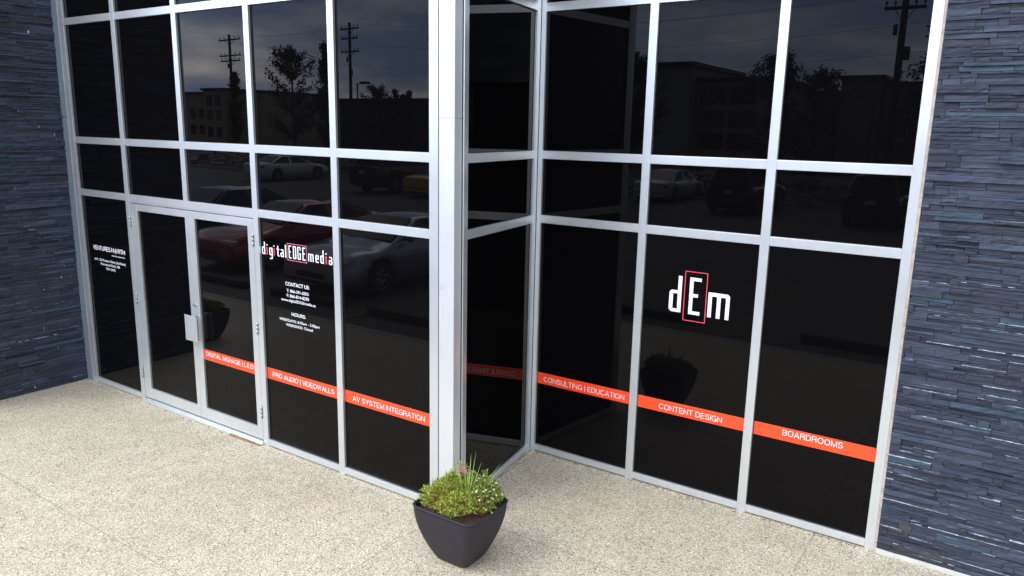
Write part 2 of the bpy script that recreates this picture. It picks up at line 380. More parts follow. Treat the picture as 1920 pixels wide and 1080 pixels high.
# verticals: the centre mullion only above the doors
for i, (a, b) in enumerate(E_L):
    mull(left, a, b, Z1+h if i == 2 else 0)
P = {}
for i in range(5):
    a1, b0 = E_L[i][1], E_L[i+1][0]
    for r, (z0, z1) in enumerate(ROWS):
        if r == 0 and i in (1, 2): continue
        P[i, r] = pane(left, a1, b0, z0, z1)
    if i not in (1, 2): bar(left, a1, b0, .013, Z0); bar(left, a1, b0, Z1-h, Z1+h)
    for zc in (Z2, Z3, Z4): bar(left, a1, b0, zc-h, zc+h)
mb = MB(); mb.box((.0334, .0012, Z1-h), (1.9266, DEP-.01, Z1+h), .002); mb.build('transom', M['alu'], left)
mb = MB(); mb.box((.0334, .004, Z1-h-.014), (1.9266, .10, Z1-h-.0005), .001); mb.build('door_header', M['alu'], left)
mb = MB(); mb.box((3.946, -.003, 0), (3.9575, .0005, ZT), .001); mb.build('cover_strip', M['alu'], left)
# threshold
mb = MB(); mb.box((.0334, -.035, .0), (1.9266, .10, .022), .004); mb.box((.0334, -.012, .0225), (1.9266, .10, .036), .003); mb.build('threshold', M['alu'], left)
mb = MB(); mb.box((1.50, -.052, .001), (1.84, -.037, .017), .002); mb.box((1.86, -.050, .001), (1.915, -.037, .013), .002)
shim = mb.build('wood_shim', M['wood'], left)
# flashing between glazing and left stone wall
for (z0, z1) in ((0.0, 2.866), (2.871, ZT)):
    mb = MB(); mb.box((-1.135, .004, z0), (-.9985, .05, z1), .003); mb.box((-.9983, -.004, z0), (-.9922, .05, z1), .001); mb.build('flashing', M['flash'], left)
# doors
def door(x0, x1, g0, g1, hinge_x, right):
    d = empty('entrance_door', (0, 0, 0)); d.parent = left
    zt, zb, gz0, gz1 = 2.048, .046, .155, 1.983
    y0, y1 = .0025, .050
    mb = MB(); mb.box((x0, y0, zb), (g0, y1, zt), .0025); mb.build('door_stile', M['alu'], d)
    mb = MB(); mb.box((g1, y0, zb), (x1, y1, zt), .0025); mb.build('door_stile', M['alu'], d)
    mb = MB(); mb.box((g0+.0004, y0+.001, gz1), (g1-.0004, y1, zt), .0015); mb.build('door_rail', M['alu'], d)
    mb = MB(); mb.box((g0+.0004, y0+.001, zb), (g1-.0004, y1, gz0), .0015); mb.build('door_rail', M['alu'], d)
    mb = MB(); mb.box((g0-.01, .022, gz0-.01), (g1+.01, .028, gz1+.01)); gl = mb.build('door_glass', M['glass'], d)
    for zc in (1.87, 1.09, .31):
        mb = MB()
        for k in range(3): mb.tube([(hinge_x, -.006, zc-.052+k*.036), (hinge_x, -.006, zc-.052+k*.036+.033)], .0075, 10)
        mb.tube([(hinge_x, -.006, zc-.060), (hinge_x, -.006, zc-.054)], .005, 8); mb.tube([(hinge_x, -.006, zc+.056), (hinge_x, -.006, zc+.062)], .005, 8)
        mb.box((hinge_x-.012, -.0015, zc-.052), (hinge_x+.012, .0022, zc+.053), .0005)
        mb.build('hinge', M['steel'], d)
    return d, gl
dL, gL = door(.040, .9985, .155, .941, .0365, False)
dR, gR = door(1.0025, 1.9205, 1.085, 1.845, 1.9235, True)
# dark reveal behind the gaps of the doors
mb = MB(); mb.box((.034, .06, .037), (1.926, .11, 2.05)); mb.build('door_recess', M['gasket'], left)
# wide pull plate and lock cylinder
mb = MB()
HX, HZ = .058, .016
for p_, q_, bv in (((.872, -.062, .812), (1.058, -.058, 1.058), .0012), ((.872, -.0575, .812), (.876, -.050, 1.058), .001), ((.908, -.0655, .814), (.934, -.0622, 1.056), .001),
                   ((.985, -.0655, .814), (1.005, -.0622, 1.056), .001), ((1.000, -.0575, .812), (1.004, .002, 1.058), .001), ((.950, -.0575, .86), (.954, .002, 1.02), .001)):
    mb.box((p_[0]+HX, p_[1], p_[2]+HZ), (q_[0]+HX, q_[1], q_[2]+HZ), bv)
mb.build('pull_handle', M['alu'], dR)
mb = MB(); mb.tube([(1.018, .002, 1.165), (1.018, -.014, 1.165)], .015, 16); mb.tube([(1.018, -.0142, 1.165), (1.018, -.017, 1.165)], .009, 12); mb.build('lock_cylinder', M['steel'], dR)

# stripes and words
def strip(parent, x0, x1, y):
    mb = MB(); mb.box((x0, y-.0012, .642), (x1, y-.0004, .744)); return mb.build('orange_strip', M['orange'], parent)
def words(parent, items, y, name='lettering', mats=None, caps=False):
    for (body, x0, x1, zb, cap, bold) in items:
        mb = MB()
        if caps: add_caps(mb, body, x0, x1, zb, cap, y, bold)
        else: add_text(mb, body, x0, x1, zb, cap, y, bold)
        mb.build(name, mats or M['white'], parent, recalc=False)
GY = RHO-.0022
def arc(cx, cy, rx, ry, a0, a1, n=9): return [(cx+rx*cos(radians(a0+(a1-a0)*k/n)), cy+ry*sin(radians(a0+(a1-a0)*k/n))) for k in range(n+1)]
SF = {  # monoline grotesque capitals, height 10: width, strokes
 'A': (7.4, [[(.3, 0), (3.7, 9.6), (7.1, 0)], [(1.6, 3.3), (5.8, 3.3)]]),
 'B': (6.6, [[(.5, 0), (.5, 9.5), (3.8, 9.5)] + arc(3.8, 7.35, 2.2, 2.15, 90, -90)[1:] + [(.5, 5.2)], [(3.8, 5.2)] + arc(3.8, 2.85, 2.5, 2.35, 90, -90)[1:] + [(.5, .5)]]),
 'C': (7.6, [arc(4.1, 5, 3.6, 4.55, 38, 322, 18)]),
 'D': (7.3, [[(.5, 0), (.5, 9.5), (2.9, 9.5)] + arc(2.9, 5, 3.9, 4.5, 90, -90, 14)[1:] + [(.5, .5)]]),
 'E': (6.2, [[(6.0, 9.5), (.5, 9.5), (.5, .5), (6.2, .5)], [(.5, 5.1), (5.6, 5.1)]]),
 'G': (8.0, [arc(4.1, 5, 3.6, 4.55, 40, 348, 18), [(7.6, 0), (7.6, 4.7), (4.5, 4.7)]]),
 'H': (7.2, [[(.5, 0), (.5, 10)], [(6.7, 0), (6.7, 10)], [(.5, 5.1), (6.7, 5.1)]]),
 'I': (1.0, [[(.5, 0), (.5, 10)]]),
 'L': (5.4, [[(.5, 10), (.5, .5), (5.4, .5)]]),
 'M': (8.4, [[(.5, 0), (.5, 9.8), (4.2, .6), (7.9, 9.8), (7.9, 0)]]),
 'N': (7.2, [[(.5, 0), (.5, 9.6), (6.7, .4), (6.7, 10)]]),
 'O': (8.2, [arc(4.1, 5, 3.6, 4.55, 90, 450, 24)]),
 'P': (6.5, [[(.5, 0), (.5, 9.5), (3.7, 9.5)] + arc(3.7, 7.0, 2.3, 2.5, 90, -90)[1:] + [(.5, 4.5)]]),
 'R': (7.0, [[(.5, 0), (.5, 9.5), (3.9, 9.5)] + arc(3.9, 7.2, 2.3, 2.3, 90, -90)[1:] + [(.5, 4.9)], [(4.1, 4.9), (5.7, 4.3), (6.1, 2.8), (6.3, .6), (6.8, 0)]]),
 'S': (6.8, [arc(3.4, 7.2, 2.6, 2.3, 15, 180, 9) + [(.95, 6.2), (2.2, 5.3), (4.6, 4.7), (5.9, 3.9)] + arc(3.4, 2.7, 2.8, 2.2, 10, -170, 9)]),
 'T': (6.6, [[(0, 9.5), (6.6, 9.5)], [(3.3, 9.5), (3.3, 0)]]),
 'U': (7.1, [[(.5, 10), (.5, 3.4)] + arc(3.55, 3.4, 3.05, 2.95, 180, 360, 12)[1:] + [(6.6, 10)]]),
 'V': (7.0, [[(.2, 10), (3.5, .4), (6.8, 10)]]),
 'W': (10.2, [[(.3, 10), (2.8, .4), (5.1, 9.6), (7.4, .4), (9.9, 10)]]),
 'Y': (7.0, [[(.2, 10), (3.5, 4.2), (6.8, 10)], [(3.5, 4.2), (3.5, 0)]]),
 '|': (1.0, [[(.5, -1.6), (.5, 11)]]), '.': (1.2, [[(.6, 0), (.6, 1.2)]]), ' ': (2.2, []),
}
def ribbon(mb, pts, wd, y, f):
    pts = [Vector((a, b)) for a, b in pts]; n = len(pts); closed = (pts[0]-pts[-1]).length < 1e-4; Lf, Rt = [], []
    for i, p in enumerate(pts):
        a = pts[i-1] if i else (pts[-2] if closed else None); b = pts[i+1] if i < n-1 else (pts[1] if closed else None)
        d1 = (p-a).normalized() if a is not None else None; d2 = (b-p).normalized() if b is not None else None
        d1 = d1 or d2; d2 = d2 or d1
        n1_ = Vector((-d1.y, d1.x)); n2_ = Vector((-d2.y, d2.x)); m_ = (n1_+n2_); m_.normalize(); k = 1/max(.42, m_.dot(n1_))
        Lf.append(p + m_*k*wd/2); Rt.append(p - m_*k*wd/2)
    for i in range(n-1): mb.quad([(*f(Rt[i], y),), (*f(Rt[i+1], y),), (*f(Lf[i+1], y),), (*f(Lf[i], y),)])
def add_caps(mb, body, x0, x1, zb, cap, y, wd=1.05):
    gap = 1.25; tot = sum(SF[c][0] for c in body) + gap*(len(body)-1); k = (x1-x0)/tot; kz = cap/10; x = 0
    for c in body:
        w, L = SF[c]
        for q, st_ in enumerate(L): ribbon(mb, st_, wd, y - .00006*q, lambda p, yy, x=x: (x0+(x+p.x)*k, yy, zb+p.y*kz))
        x += w + gap
strip(gR, 1.0855, 1.8445, .022); words(gR, [('DIGITAL SIGNAGE | L.E.D.', 1.113, 1.818, .684, .040, 1.15)], .0202, caps=True)
strip(P[3, 0], 1.9935, 2.8935, RHO); words(P[3, 0], [('PRO AUDIO | VIDEOWALLS', 2.068, 2.837, .672, .043, 1.1)], GY, caps=True)
strip(P[4, 0], 2.9605, 3.8755, RHO); words(P[4, 0], [('AV SYSTEM INTEGRATION', 3.052, 3.812, .668, .043, 1.05)], GY, caps=True)
# address lettering of the narrow side light
mb = MB()
add_caps(mb, 'VENTURES', -.768, -.433, 1.508, .045, GY, 1.9); add_caps(mb, 'N', -.412, -.366, 1.508, .045, GY, 1.9)
add_caps(mb, 'RTH', -.294, -.163, 1.508, .045, GY, 1.9)
def star(mb, cx, cz, R, r, y, mi, n=4, rot=pi/2):
    pts = []
    for k in range(2*n):
        a = rot + k*pi/n; q = R if k % 2 == 0 else r
        pts.append((cx + q*cos(a)*(.55 if n == 4 and k % 4 == 2 else 1), y, cz + q*sin(a)))
    for k in range(2*n): mb.quad([(cx, y, cz), pts[k], pts[(k+1) % (2*n)]], mi)
def ring(mb, cx, cz, r0, r1, y, mi, n=24, kx=1):
    for k in range(n):
        a, b = 2*pi*k/n, 2*pi*(k+1)/n
        mb.quad([(cx+kx*r0*cos(a), y, cz+r0*sin(a)), (cx+kx*r1*cos(a), y, cz+r1*sin(a)), (cx+kx*r1*cos(b), y, cz+r1*sin(b)), (cx+kx*r0*cos(b), y, cz+r0*sin(b))], mi)
star(mb, -.330, 1.528, .040, .008, GY-.0004, 0)
ring(mb, -.330, 1.528, .015, .024, GY, 1)
mb.build('company_logo', [M['white'], M['pinkred']], P[0, 0], recalc=False)
words(P[0, 0], [('FINANCIAL GROUP INC.', -.415, -.168, 1.466, .0125, .018), ('#40, 120 Portage Close (2nd floor)', -.763, -.167, 1.394, .024, .018),
                ('Sherwood Park, AB', -.649, -.281, 1.352, .024, .018), ('T8H 2W2', -.552, -.370, 1.308, .024, .018)], GY)
# company lettering on the fourth bay
mb = MB(); zb, cap = 1.757, .108
for ch, a, b in (('d', 2.003, 2.044), ('i', 2.062, 2.076), ('g', 2.097, 2.139), ('i', 2.153, 2.167), ('t', 2.190, 2.226), ('a', 2.240, 2.281), ('l', 2.299, 2.313),
                 ('E', 2.344, 2.379), ('D', 2.397, 2.436), ('G', 2.452, 2.491), ('E', 2.512, 2.547),
                 ('m', 2.580, 2.643), ('e', 2.666, 2.705), ('d', 2.723, 2.762), ('i', 2.783, 2.797), ('a', 2.820, 2.860)):
    glyph(mb, ch, a, b, zb, cap, GY, 1 if ch == 'i' else 0, 0 if ch == 'i' else None)
def frame(mb, x0, x1, z0, z1, t, y, mi):
    for a in ((x0, z0, x1, z0+t), (x0, z1-t, x1, z1), (x0, z0+t, x0+t, z1-t), (x1-t, z0+t, x1, z1-t)):
        mb.quad([(a[0], y, a[1]), (a[2], y, a[1]), (a[2], y, a[3]), (a[0], y, a[3])], mi)
frame(mb, 2.325, 2.564, 1.738, 1.882, .005, GY, 2)
mb.build('company_logo', [M['white'], M['red'], M['pinkred']], P[3, 0], recalc=False)
words(P[3, 0], [('CONTACT US:', 2.285, 2.580, 1.521, .030, .014), ('T: 866-391-0303', 2.299, 2.567, 1.466, .025, .008), ('F: 866-814-8290', 2.298, 2.571, 1.423, .026, .008),
                ('www.digitalEDGEmedia.ca', 2.224, 2.648, 1.383, .023, .008), ('HOURS:', 2.349, 2.522, 1.265, .028, .014),
                ('WEEKDAYS: 8:30am - 5:00pm', 2.192, 2.687, 1.208, .022, .008), ('WEEKENDS: Closed', 2.273, 2.604, 1.167, .022, .008)], GY)

# --- return glazing, slightly skewed
A = Vector((4.113, .090)); B = Vector((3.9215, 1.349)); u = (B-A); LEN = u.length; u.normalize()
ret = empty('return_storefront', (A.x, A.y, 0), math.atan2(u.y, u.x), label='narrow black glass return wall set back behind the white corner column', cat='storefront')
E_R = [(0, .062), (LEN-.072, LEN-.006)]
for a, b in E_R: mull(ret, a, b)
a1, b0 = E_R[0][1], E_R[1][0]
for r, (z0, z1) in enumerate(ROWS): pane(ret, a1, b0, z0, z1)
for zc in (Z1, Z2, Z3, Z4): bar(ret, a1, b0, zc-h, zc+h)
bar(ret, a1, b0, .013, Z0)

# --- right storefront
RY = 1.349
right = empty('office_storefront', (0, RY, 0), label='recessed black glass storefront with white logo beside the right stone wall', cat='storefront')
E_N = [(3.9225, 3.964), (4.866, 4.932), (5.812, 5.878), (6.724, 6.786)]
for a, b in E_N: mull(right, a, b)
PR = {}
for i in range(3):
    a1, b0 = E_N[i][1], E_N[i+1][0]
    for r, (z0, z1) in enumerate(ROWS): PR[i, r] = pane(right, a1, b0, z0, z1)
    bar(right, a1, b0, .013, Z0)
    for zc in (Z1, Z2, Z3, Z4): bar(right, a1, b0, zc-h, zc+h)
for i, (t, a, b) in enumerate((('CONSULTING | EDUCATION', 4.032, 4.814), ('CONTENT DESIGN', 5.121, 5.638), ('BOARDROOMS', 6.092, 6.508))):
    strip(PR[i, 0], E_N[i][1]+.0005, E_N[i+1][0]-.0005, RHO); words(PR[i, 0], [(t, a, b, .666 if i < 2 else .684, .045, 1.0)], GY, caps=True)
mb = MB()
def sg(ch, a, b, z, cap_): glyph(mb, ch, a, b, z, cap_, GY, 0)
sg('d', 5.148, 5.246, 1.481, .286); sg('E', 5.308, 5.399, 1.479, .288); sg('m', 5.459, 5.624, 1.478, .322)
frame(mb, 5.266, 5.446, 1.424, 1.813, .0065, GY, 1)
mb.build('company_logo', [M['white'], M['red']], PR[1, 0], recalc=False)
mb = MB()
pts = [(6.7875+.004*random.random(), -.004, z*.17) for z in range(31)]
mb.box((6.7865, -.006, 0), (6.802, .03, ZT)); mb.build('sealant_joint', M['seal'], right)

# --- corner column cladding
colm = empty('corner_column', (4.033, .045, 0), label='tall white metal clad corner column behind the planter', cat='column')
CX = 4.033; CYY = .045
for (z0, z1) in ((0, 2.9065), (2.908, ZT)):
    mb = MB(); mb.box((3.9655-CX, -.001-CYY, z0), (4.100-CX, .084-CYY, z1), .0035); mb.build('cladding_panel', M['clad'], colm)
mb = MB(); mb.box((3.9575-CX, .012-CYY, 0), (3.968-CX, .07-CYY, ZT)); mb.box((4.094-CX, .0845-CYY, 0), (4.104-CX, .12-CYY, ZT)); mb.build('shadow_gap', M['gasket'], colm)
# opaque core of the building behind the glazing
core = MB(); core.box((-1.6, .16, 0), (3.76, 9, ZT)); core.box((3.765, 1.52, 0), (11.2, 9, ZT)); core.box((-1.65, .1, ZT+.003), (3.97, 9, ZT+.5)); core.box((3.972, 1.4, ZT+.003), (11.2, 9, ZT+.5))
core.build('building_shell', M['gasket']); tag(D.objects['building_shell'], 'dark office building shell above and behind the storefront glass', 'building')

# ------------------------------------------------------------------ ledge stone walls
def ledge_wall(name, origin, rz, x0, x1, z0, z1, seed, label, ends=False, edge_p=.5):
    """local x along the wall, -y outwards"""
    R = random.Random(seed); bm = bmesh.new(); lay = bm.loops.layers.color.new('tint')
    z = z0
    # panels of interlocking strips
    while z < z1:
        hh = R.choice((.014, .022, .028, .032, .036, .040, .046)); hh = min(hh, z1-z)
        if hh < .006: break
        x = x0 - R.random()*.2
        while x < x1:
            ln = R.choice((.07, .12, .18, .24, .32, .42, .55))*(.8+.4*R.random()); xe = min(x+ln, x1)
            xs = max(x, x0); x += ln
            if xe-xs < .012: continue
            split = hh > .033 and R.random() < .42
            subs = [(z, z+hh)] if not split else [(z, z+hh*(.35+.3*R.random())), None]
            if split: subs[1] = (subs[0][1], z+hh)
            xs += .0012; xe -= .0012
            for (za, zb) in subs:
                za += .0006; zb -= .0008
                dep = .003 + .019*R.random()**1.3 + (.008 if R.random() < .1 else -.004 if R.random() < .12 else 0)
                tint = R.random(); g = R.random()
                nx = max(1, int((xe-xs)/.035)); nz = 2
                tilt = R.uniform(-.003, .003); slope = R.uniform(-.004, .004)
                V = []
                for j in range(nz+1):
                    row = []
                    for i in range(nx+1):
                        X = xs + (xe-xs)*i/nx; Zz = za + (zb-za)*j/nz
                        zj = 0
                        if 0 < j < nz: zj = R.uniform(-.2, .2)*(zb-za)
                        elif 0 < i < nx: zj = R.uniform(-.0016, .0004) if j == nz else R.uniform(0, .0008)
                        d = dep + tilt*(j-1) + slope*(i/nx-.5)*2 + R.uniform(-.0026, .0026)
                        row.append(bm.verts.new((X, -d, Zz+zj)))
                    V.append(row)
                back = lambda v: bm.verts.new((v.co.x, .02, v.co.z))
                top = [back(v) for v in V[nz]]; bot = [back(v) for v in V[0]]
                F = []
                for j in range(nz):
                    for i in range(nx): F.append((bm.faces.new((V[j][i], V[j][i+1], V[j+1][i+1], V[j+1][i])), 0))
                dusty_lit = R.random() < edge_p
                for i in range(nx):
                    F.append((bm.faces.new((V[nz][i], V[nz][i+1], top[i+1], top[i])), 1 if dusty_lit and R.random() < .85 else 0))
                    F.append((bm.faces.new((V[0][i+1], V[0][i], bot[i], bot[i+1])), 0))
                el = R.random() < edge_p*.5  # some stone ends coloured pale to paint in the light on them
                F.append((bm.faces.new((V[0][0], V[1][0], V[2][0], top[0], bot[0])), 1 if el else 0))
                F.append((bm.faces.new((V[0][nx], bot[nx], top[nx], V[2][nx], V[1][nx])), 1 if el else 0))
                for f, mi in F:
                    f.material_index = mi
                    for l in f.loops: l[lay] = (tint, g, 0, 1)
        z += hh
    bmesh.ops.recalc_face_normals(bm, faces=bm.faces[:])
    me = D.meshes.new(name); bm.to_mesh(me); bm.free()
    return me
wl = empty('stone_wall', (-1.12, -1.335, 0), label='dark slate ledgestone wall projecting at the left end of the doors', cat='wall')
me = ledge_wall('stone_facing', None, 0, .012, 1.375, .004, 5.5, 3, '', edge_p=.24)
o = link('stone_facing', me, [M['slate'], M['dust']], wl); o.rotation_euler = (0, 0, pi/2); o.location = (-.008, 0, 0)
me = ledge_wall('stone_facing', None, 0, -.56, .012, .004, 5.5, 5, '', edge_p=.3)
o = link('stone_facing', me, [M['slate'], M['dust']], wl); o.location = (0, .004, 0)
mb = MB(); mb.box((-.56, .02, 0), (-.03, 1.43, 5.49)); mb.box((-.58, -.03, 5.51), (.04, 1.45, 5.56), .005); mb.build('wall_core', M['gasket'], wl)
wr = empty('stone_wall', (6.80, 1.345, 0), label='blue grey slate ledgestone wall at the right end of the storefront', cat='wall')
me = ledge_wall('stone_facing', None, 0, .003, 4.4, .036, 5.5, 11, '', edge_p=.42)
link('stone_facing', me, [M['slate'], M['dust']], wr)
mb = MB(); mb.box((.001, .02, 0), (4.4, .15, 5.5)); mb.build('wall_core', M['gasket'], wr)
mb = MB()
for i in range(4): mb.box((.0+i*1.1, -.02, 0), (1.095+i*1.1, .03, .034), .004)
mb.build('footing_strip', M['concrete'], wr)

# wind-blown grit and crumbs of leaf caught along the foot of the glazing
R = random.Random(31); mb = MB()
for k in range(520):
    q = R.random()
    if q < .5: x, y = R.uniform(4.0, 6.9), RY - abs(R.gauss(0, .022)) - .004
    elif q < .8: x, y = R.uniform(-.95, 3.9), -abs(R.gauss(0, .02)) - (.04 if True else 0)
    else: t_ = R.random(); x, y = A.x+(B.x-A.x)*t_ + abs(R.gauss(0, .02)) + .006, A.y+(B.y-A.y)*t_
    s_ = R.uniform(.0015, .0045); t = bmesh.new(); bmesh.ops.create_icosphere(t, subdivisions=1, radius=s_)
    mb.take(t, 0, False, Matrix.Translation((x, y, s_*.35)) @ Matrix.Rotation(R.random()*6, 4, 'Z') @ Matrix.Diagonal((R.uniform(.8, 2.6), 1, .5, 1)))
tag(mb.build('grit', M['bark']), 'dark grit and leaf crumbs lying along the foot of the glazing', 'debris', kind='stuff')

# ------------------------------------------------------------------ planter and its plants
def superell(w, d, rr, n=10):
    pts = []
    for (sx, sy, a0) in ((1, -1, -pi/2), (1, 1, 0), (-1, 1, pi/2), (-1, -1, pi)):
        for k in range(n+1):
            a = a0 + pi/2*k/n; pts.append((sx*(w-rr)+rr*cos(a), sy*(d-rr)+rr*sin(a)))
    return pts
def make_pot():
    root = empty('planter', (4.485, -.405, 0), label='charcoal square planter with tapered rounded sides standing before the corner column', cat='planter')
    H = .395; bm = bmesh.new(); rings = []
    prof = []
    for k in range(15):
        t = k/14; z = H*t; wdt = .128 + (.252-.128)*(1-(1-t)**1.75); prof.append((wdt, z, .052+.012*t))
    prof[0] = (.118, 0, .05); prof.insert(1, (.128, .008, .052))
    prof += [(.256, H+.001, .066), (.257, H+.007, .066), (.253, H+.010, .064), (.243, H+.010, .058), (.240, H+.006, .056), (.236, H-.05, .054)]
    for (w, z, r) in prof: rings.append([bm.verts.new((x, y, z)) for x, y in superell(w, w*.9, r)])
    n = len(rings[0])
    for a, b in zip(rings, rings[1:]):
        for k in range(n): f = bm.faces.new((a[k], a[(k+1) % n], b[(k+1) % n], b[k])); f.smooth = True
    bm.faces.new(rings[0][::-1])
    me = D.meshes.new('pot'); bm.to_mesh(me); bm.free(); link('pot_body', me, M['pot'], root)
    bm = bmesh.new(); c = bm.verts.new((0, 0, H-.012)); rs = [[c]]
    for q in range(1, 13):
        rs.append([bm.verts.new((x*q/12, y*q/12, H-.020-.014*(q/12)**2+.012*noise.noise(Vector((x*q*2, y*q*2, 0))))) for x, y in superell(.236, .2125, .054)])
    for k in range(n): bm.faces.new((c, rs[1][k], rs[1][(k+1) % n]))
    for a, b in zip(rs[1:], rs[2:]):
        for k in range(n): bm.faces.new((a[k], b[k], b[(k+1) % n], a[(k+1) % n]))
    # crumbs
    for _ in range(260):
        x, y = random.uniform(-.22, .22), random.uniform(-.2, .2); s_ = random.uniform(.002, .005)
        t = bmesh.ops.create_icosphere(bm, subdivisions=1, radius=s_, matrix=Matrix.Translation((x, y, H-.026+random.uniform(0, .004))))
    me = D.meshes.new('soil'); bmesh.ops.recalc_face_normals(bm, faces=bm.faces[:]); bm.to_mesh(me); bm.free(); link('soil', me, M['soil'], root)
    return root
pot = make_pot()
def leaf(bm, p, d, L, w, up_=None, mi=0, fold=.25):
    d = d.normalized(); s_ = d.cross(up_ or Vector((random.uniform(-1, 1), random.uniform(-1, 1), random.uniform(.2, 1))))
    if s_.length < 1e-3: s_ = d.orthogonal()
    s_.normalize(); nn = s_.cross(d)
    a = bm.verts.new(p); b = bm.verts.new(p + d*L*.5 + s_*w*.5 + nn*w*fold); c = bm.verts.new(p + d*L); e_ = bm.verts.new(p + d*L*.5 - s_*w*.5 + nn*w*fold)
    f1 = bm.faces.new((a, b, c)); f2 = bm.faces.new((a, c, e_)); f1.material_index = f2.material_index = mi
PX, PY, PZ = 4.485, -.405, .375
def bush(name, label, cat, blobs, mat, nst, leafL, leafw, perst, seed, fl=None, cluster=False):
    """blobs: centre x, y, radius xy, height"""
    R = random.Random(seed); root = empty(name, (PX, PY, PZ), label=label, cat=cat)
    bm = bmesh.new(); st = MB(); fb = bmesh.new()
    for (cx, cy, rxy, ht, share) in blobs:
        for _ in range(int(nst*share)):
            a = R.random()*2*pi; rr = R.random()**.5; th_ = rr*1.35
            base = Vector((cx + cos(a)*rr*rxy*.45, cy + sin(a)*rr*rxy*.45, 0))
            tip = Vector((cx + cos(a)*rxy*sin(th_)*R.uniform(.8, 1.12), cy + sin(a)*rxy*sin(th_)*R.uniform(.8, 1.12), ht*cos(th_)**.7*R.uniform(.72, 1.12)+.005))
            mid = base.lerp(tip, .55) + Vector((0, 0, ht*.18))
            st.tube([base, mid, tip], [.0015, .0012, .0007], 4, 0, False)
            outw = (tip-mid).normalized()
            for q in range(perst):
                t = R.random()**.6; p = (mid.lerp(tip, t*1.0) if t > .15 else base.lerp(mid, .6+t*2))
                dd = outw*R.uniform(.2, 1.2) + Vector((R.uniform(-1, 1), R.uniform(-1, 1), R.uniform(-.3, .9)))
                random.seed(R.random()); leaf(bm, p, dd, leafL*R.uniform(.6, 1.3), leafw*R.uniform(.7, 1.3))
            if fl and R.random() < fl[0]:
                p = tip + outw*.006
                for k in range(5):
                    aa = 2*pi*k/5 + R.random(); s1 = outw.orthogonal().normalized(); s2 = outw.cross(s1)
                    dd = s1*cos(aa) + s2*sin(aa) + outw*.5; leaf(fb, p, dd, fl[1], fl[1]*.8, outw)
    me = D.meshes.new('leaves'); bm.to_mesh(me); bm.free(); link('leaves', me, mat, root)
    st.build('stems', M['dry'], root)
    if fl and len(fb.faces): me = D.meshes.new('blossoms'); fb.to_mesh(me); link('blossoms', me, fl[2], root)
    fb.free(); return root
bush('bedding_plant', 'low bright green feathery plant spilling over the front left of the planter', 'plant', [(-.100, -.055, .165, .130, .40), (.045, -.075, .155, .120, .33), (-.115, .045, .135, .155, .27)], M['leaf_mound'], 520, .026, .0045, 14, 21, (.05, .006, M['petal_white']))
bush('flowering_plant', 'bushy plant with small white flowers on the right of the planter', 'plant', [(.15, .10, .11, .19, .5), (.165, .00, .10, .145, .35), (.08, .14, .085, .20, .15)], M['leaf_dark'], 230, .017, .009, 15, 22, (.17, .009, M['petal_white']))
bush('flowering_plant', 'small upright plant with pink flowers at the back left of the planter', 'plant', [(-.11, .135, .095, .205, .7), (-.02, .15, .06, .17, .3)], M['leaf_mound'], 130, .018, .007, 14, 23, (.07, .008, M['petal_white']))
rt_ = D.objects['flowering_plant.001']
fb = bmesh.new()
for k in range(60):
    p = Vector((-.045+random.gauss(0, .013), .105+random.gauss(0, .012), .198+random.gauss(0, .020))); leaf(fb, p, Vector((random.uniform(-1, 1), random.uniform(-1, 0), random.uniform(0, 1))), .016, .010)
me = D.meshes.new('pink_blossom'); fb.to_mesh(me); fb.free(); link('pink_blossom', me, M['petal_pink'], rt_)
# spiky centre plant
sp = empty('spike_plant', (PX+.015, PY+.045, PZ), label='spiky plant with long narrow arching blades in the middle of the planter', cat='plant')
bm = bmesh.new(); R = random.Random(5)
def blade(az, lean, L, w, droop):
    n = 9; d0 = Vector((cos(az)*sin(lean), sin(az)*sin(lean), cos(lean))); side = Vector((-sin(az), cos(az), 0)); p = Vector((cos(az)*.008, sin(az)*.008, 0)); pr = None
    for i in range(n+1):
        t = i/n; ww = w*(1-t**2.2)*(.55+.45*min(1, t*5)); c_ = p.copy(); nn = side.cross(d0)
        cur = [bm.verts.new(c_ - side*ww/2 + nn*ww*.12), bm.verts.new(c_), bm.verts.new(c_ + side*ww/2 + nn*ww*.12)]
        if pr:
            for a, b in ((0, 1), (1, 2)): f = bm.faces.new((pr[a], pr[b], cur[b], cur[a])); f.smooth = True
        pr = cur; d0 = (d0 + Vector((0, 0, -droop*t))/n*1.0 + Vector((cos(az), sin(az), 0))*droop*.4*t/n).normalized(); p += d0*L/n
for k in range(60): blade(R.random()*2*pi, R.uniform(.15, .95), R.uniform(.15, .27), R.uniform(.006, .011), R.uniform(.3, 1.4))
for az, ln, L, dr in ((.45, .66, .40, .08), (.55, .62, .42, .05), (.38, .72, .34, .15), (.62, .7, .36, .1), (2.9, .36, .36, .05), (2.4, .24, .35, .05), (1.1, .16, .38, .05), (.9, .3, .32, .1), (3.6, .7, .30, .6), (1.5, .10, .36, .05), (.2, .5, .30, .2)): blade(az, ln, L*.98, .014, dr)
for az, ln, L, dr in ((-2.05, 1.2, .30, 3.2), (-1.9, 1.1, .22, 3.0)): blade(az, ln, L, .006, dr)
me = D.meshes.new('blades'); bm.to_mesh(me); bm.free(); link('blades', me, M['leaf_blade'], sp)
# second planter by the end of the left wall
p2 = copy_tree(pot); p2.location = (-1.50, -1.74, 0); p2['label'] = 'charcoal tapered planter at the free end of the left stone wall'
p3 = copy_tree(D.objects['bedding_plant']); p3.location = (-1.50, -1.74, PZ); p3['label'] = 'low green feathery plant in the planter by the left stone wall'
for a in (pot, p2): a['group'] = 'charcoal planters on the walkway'

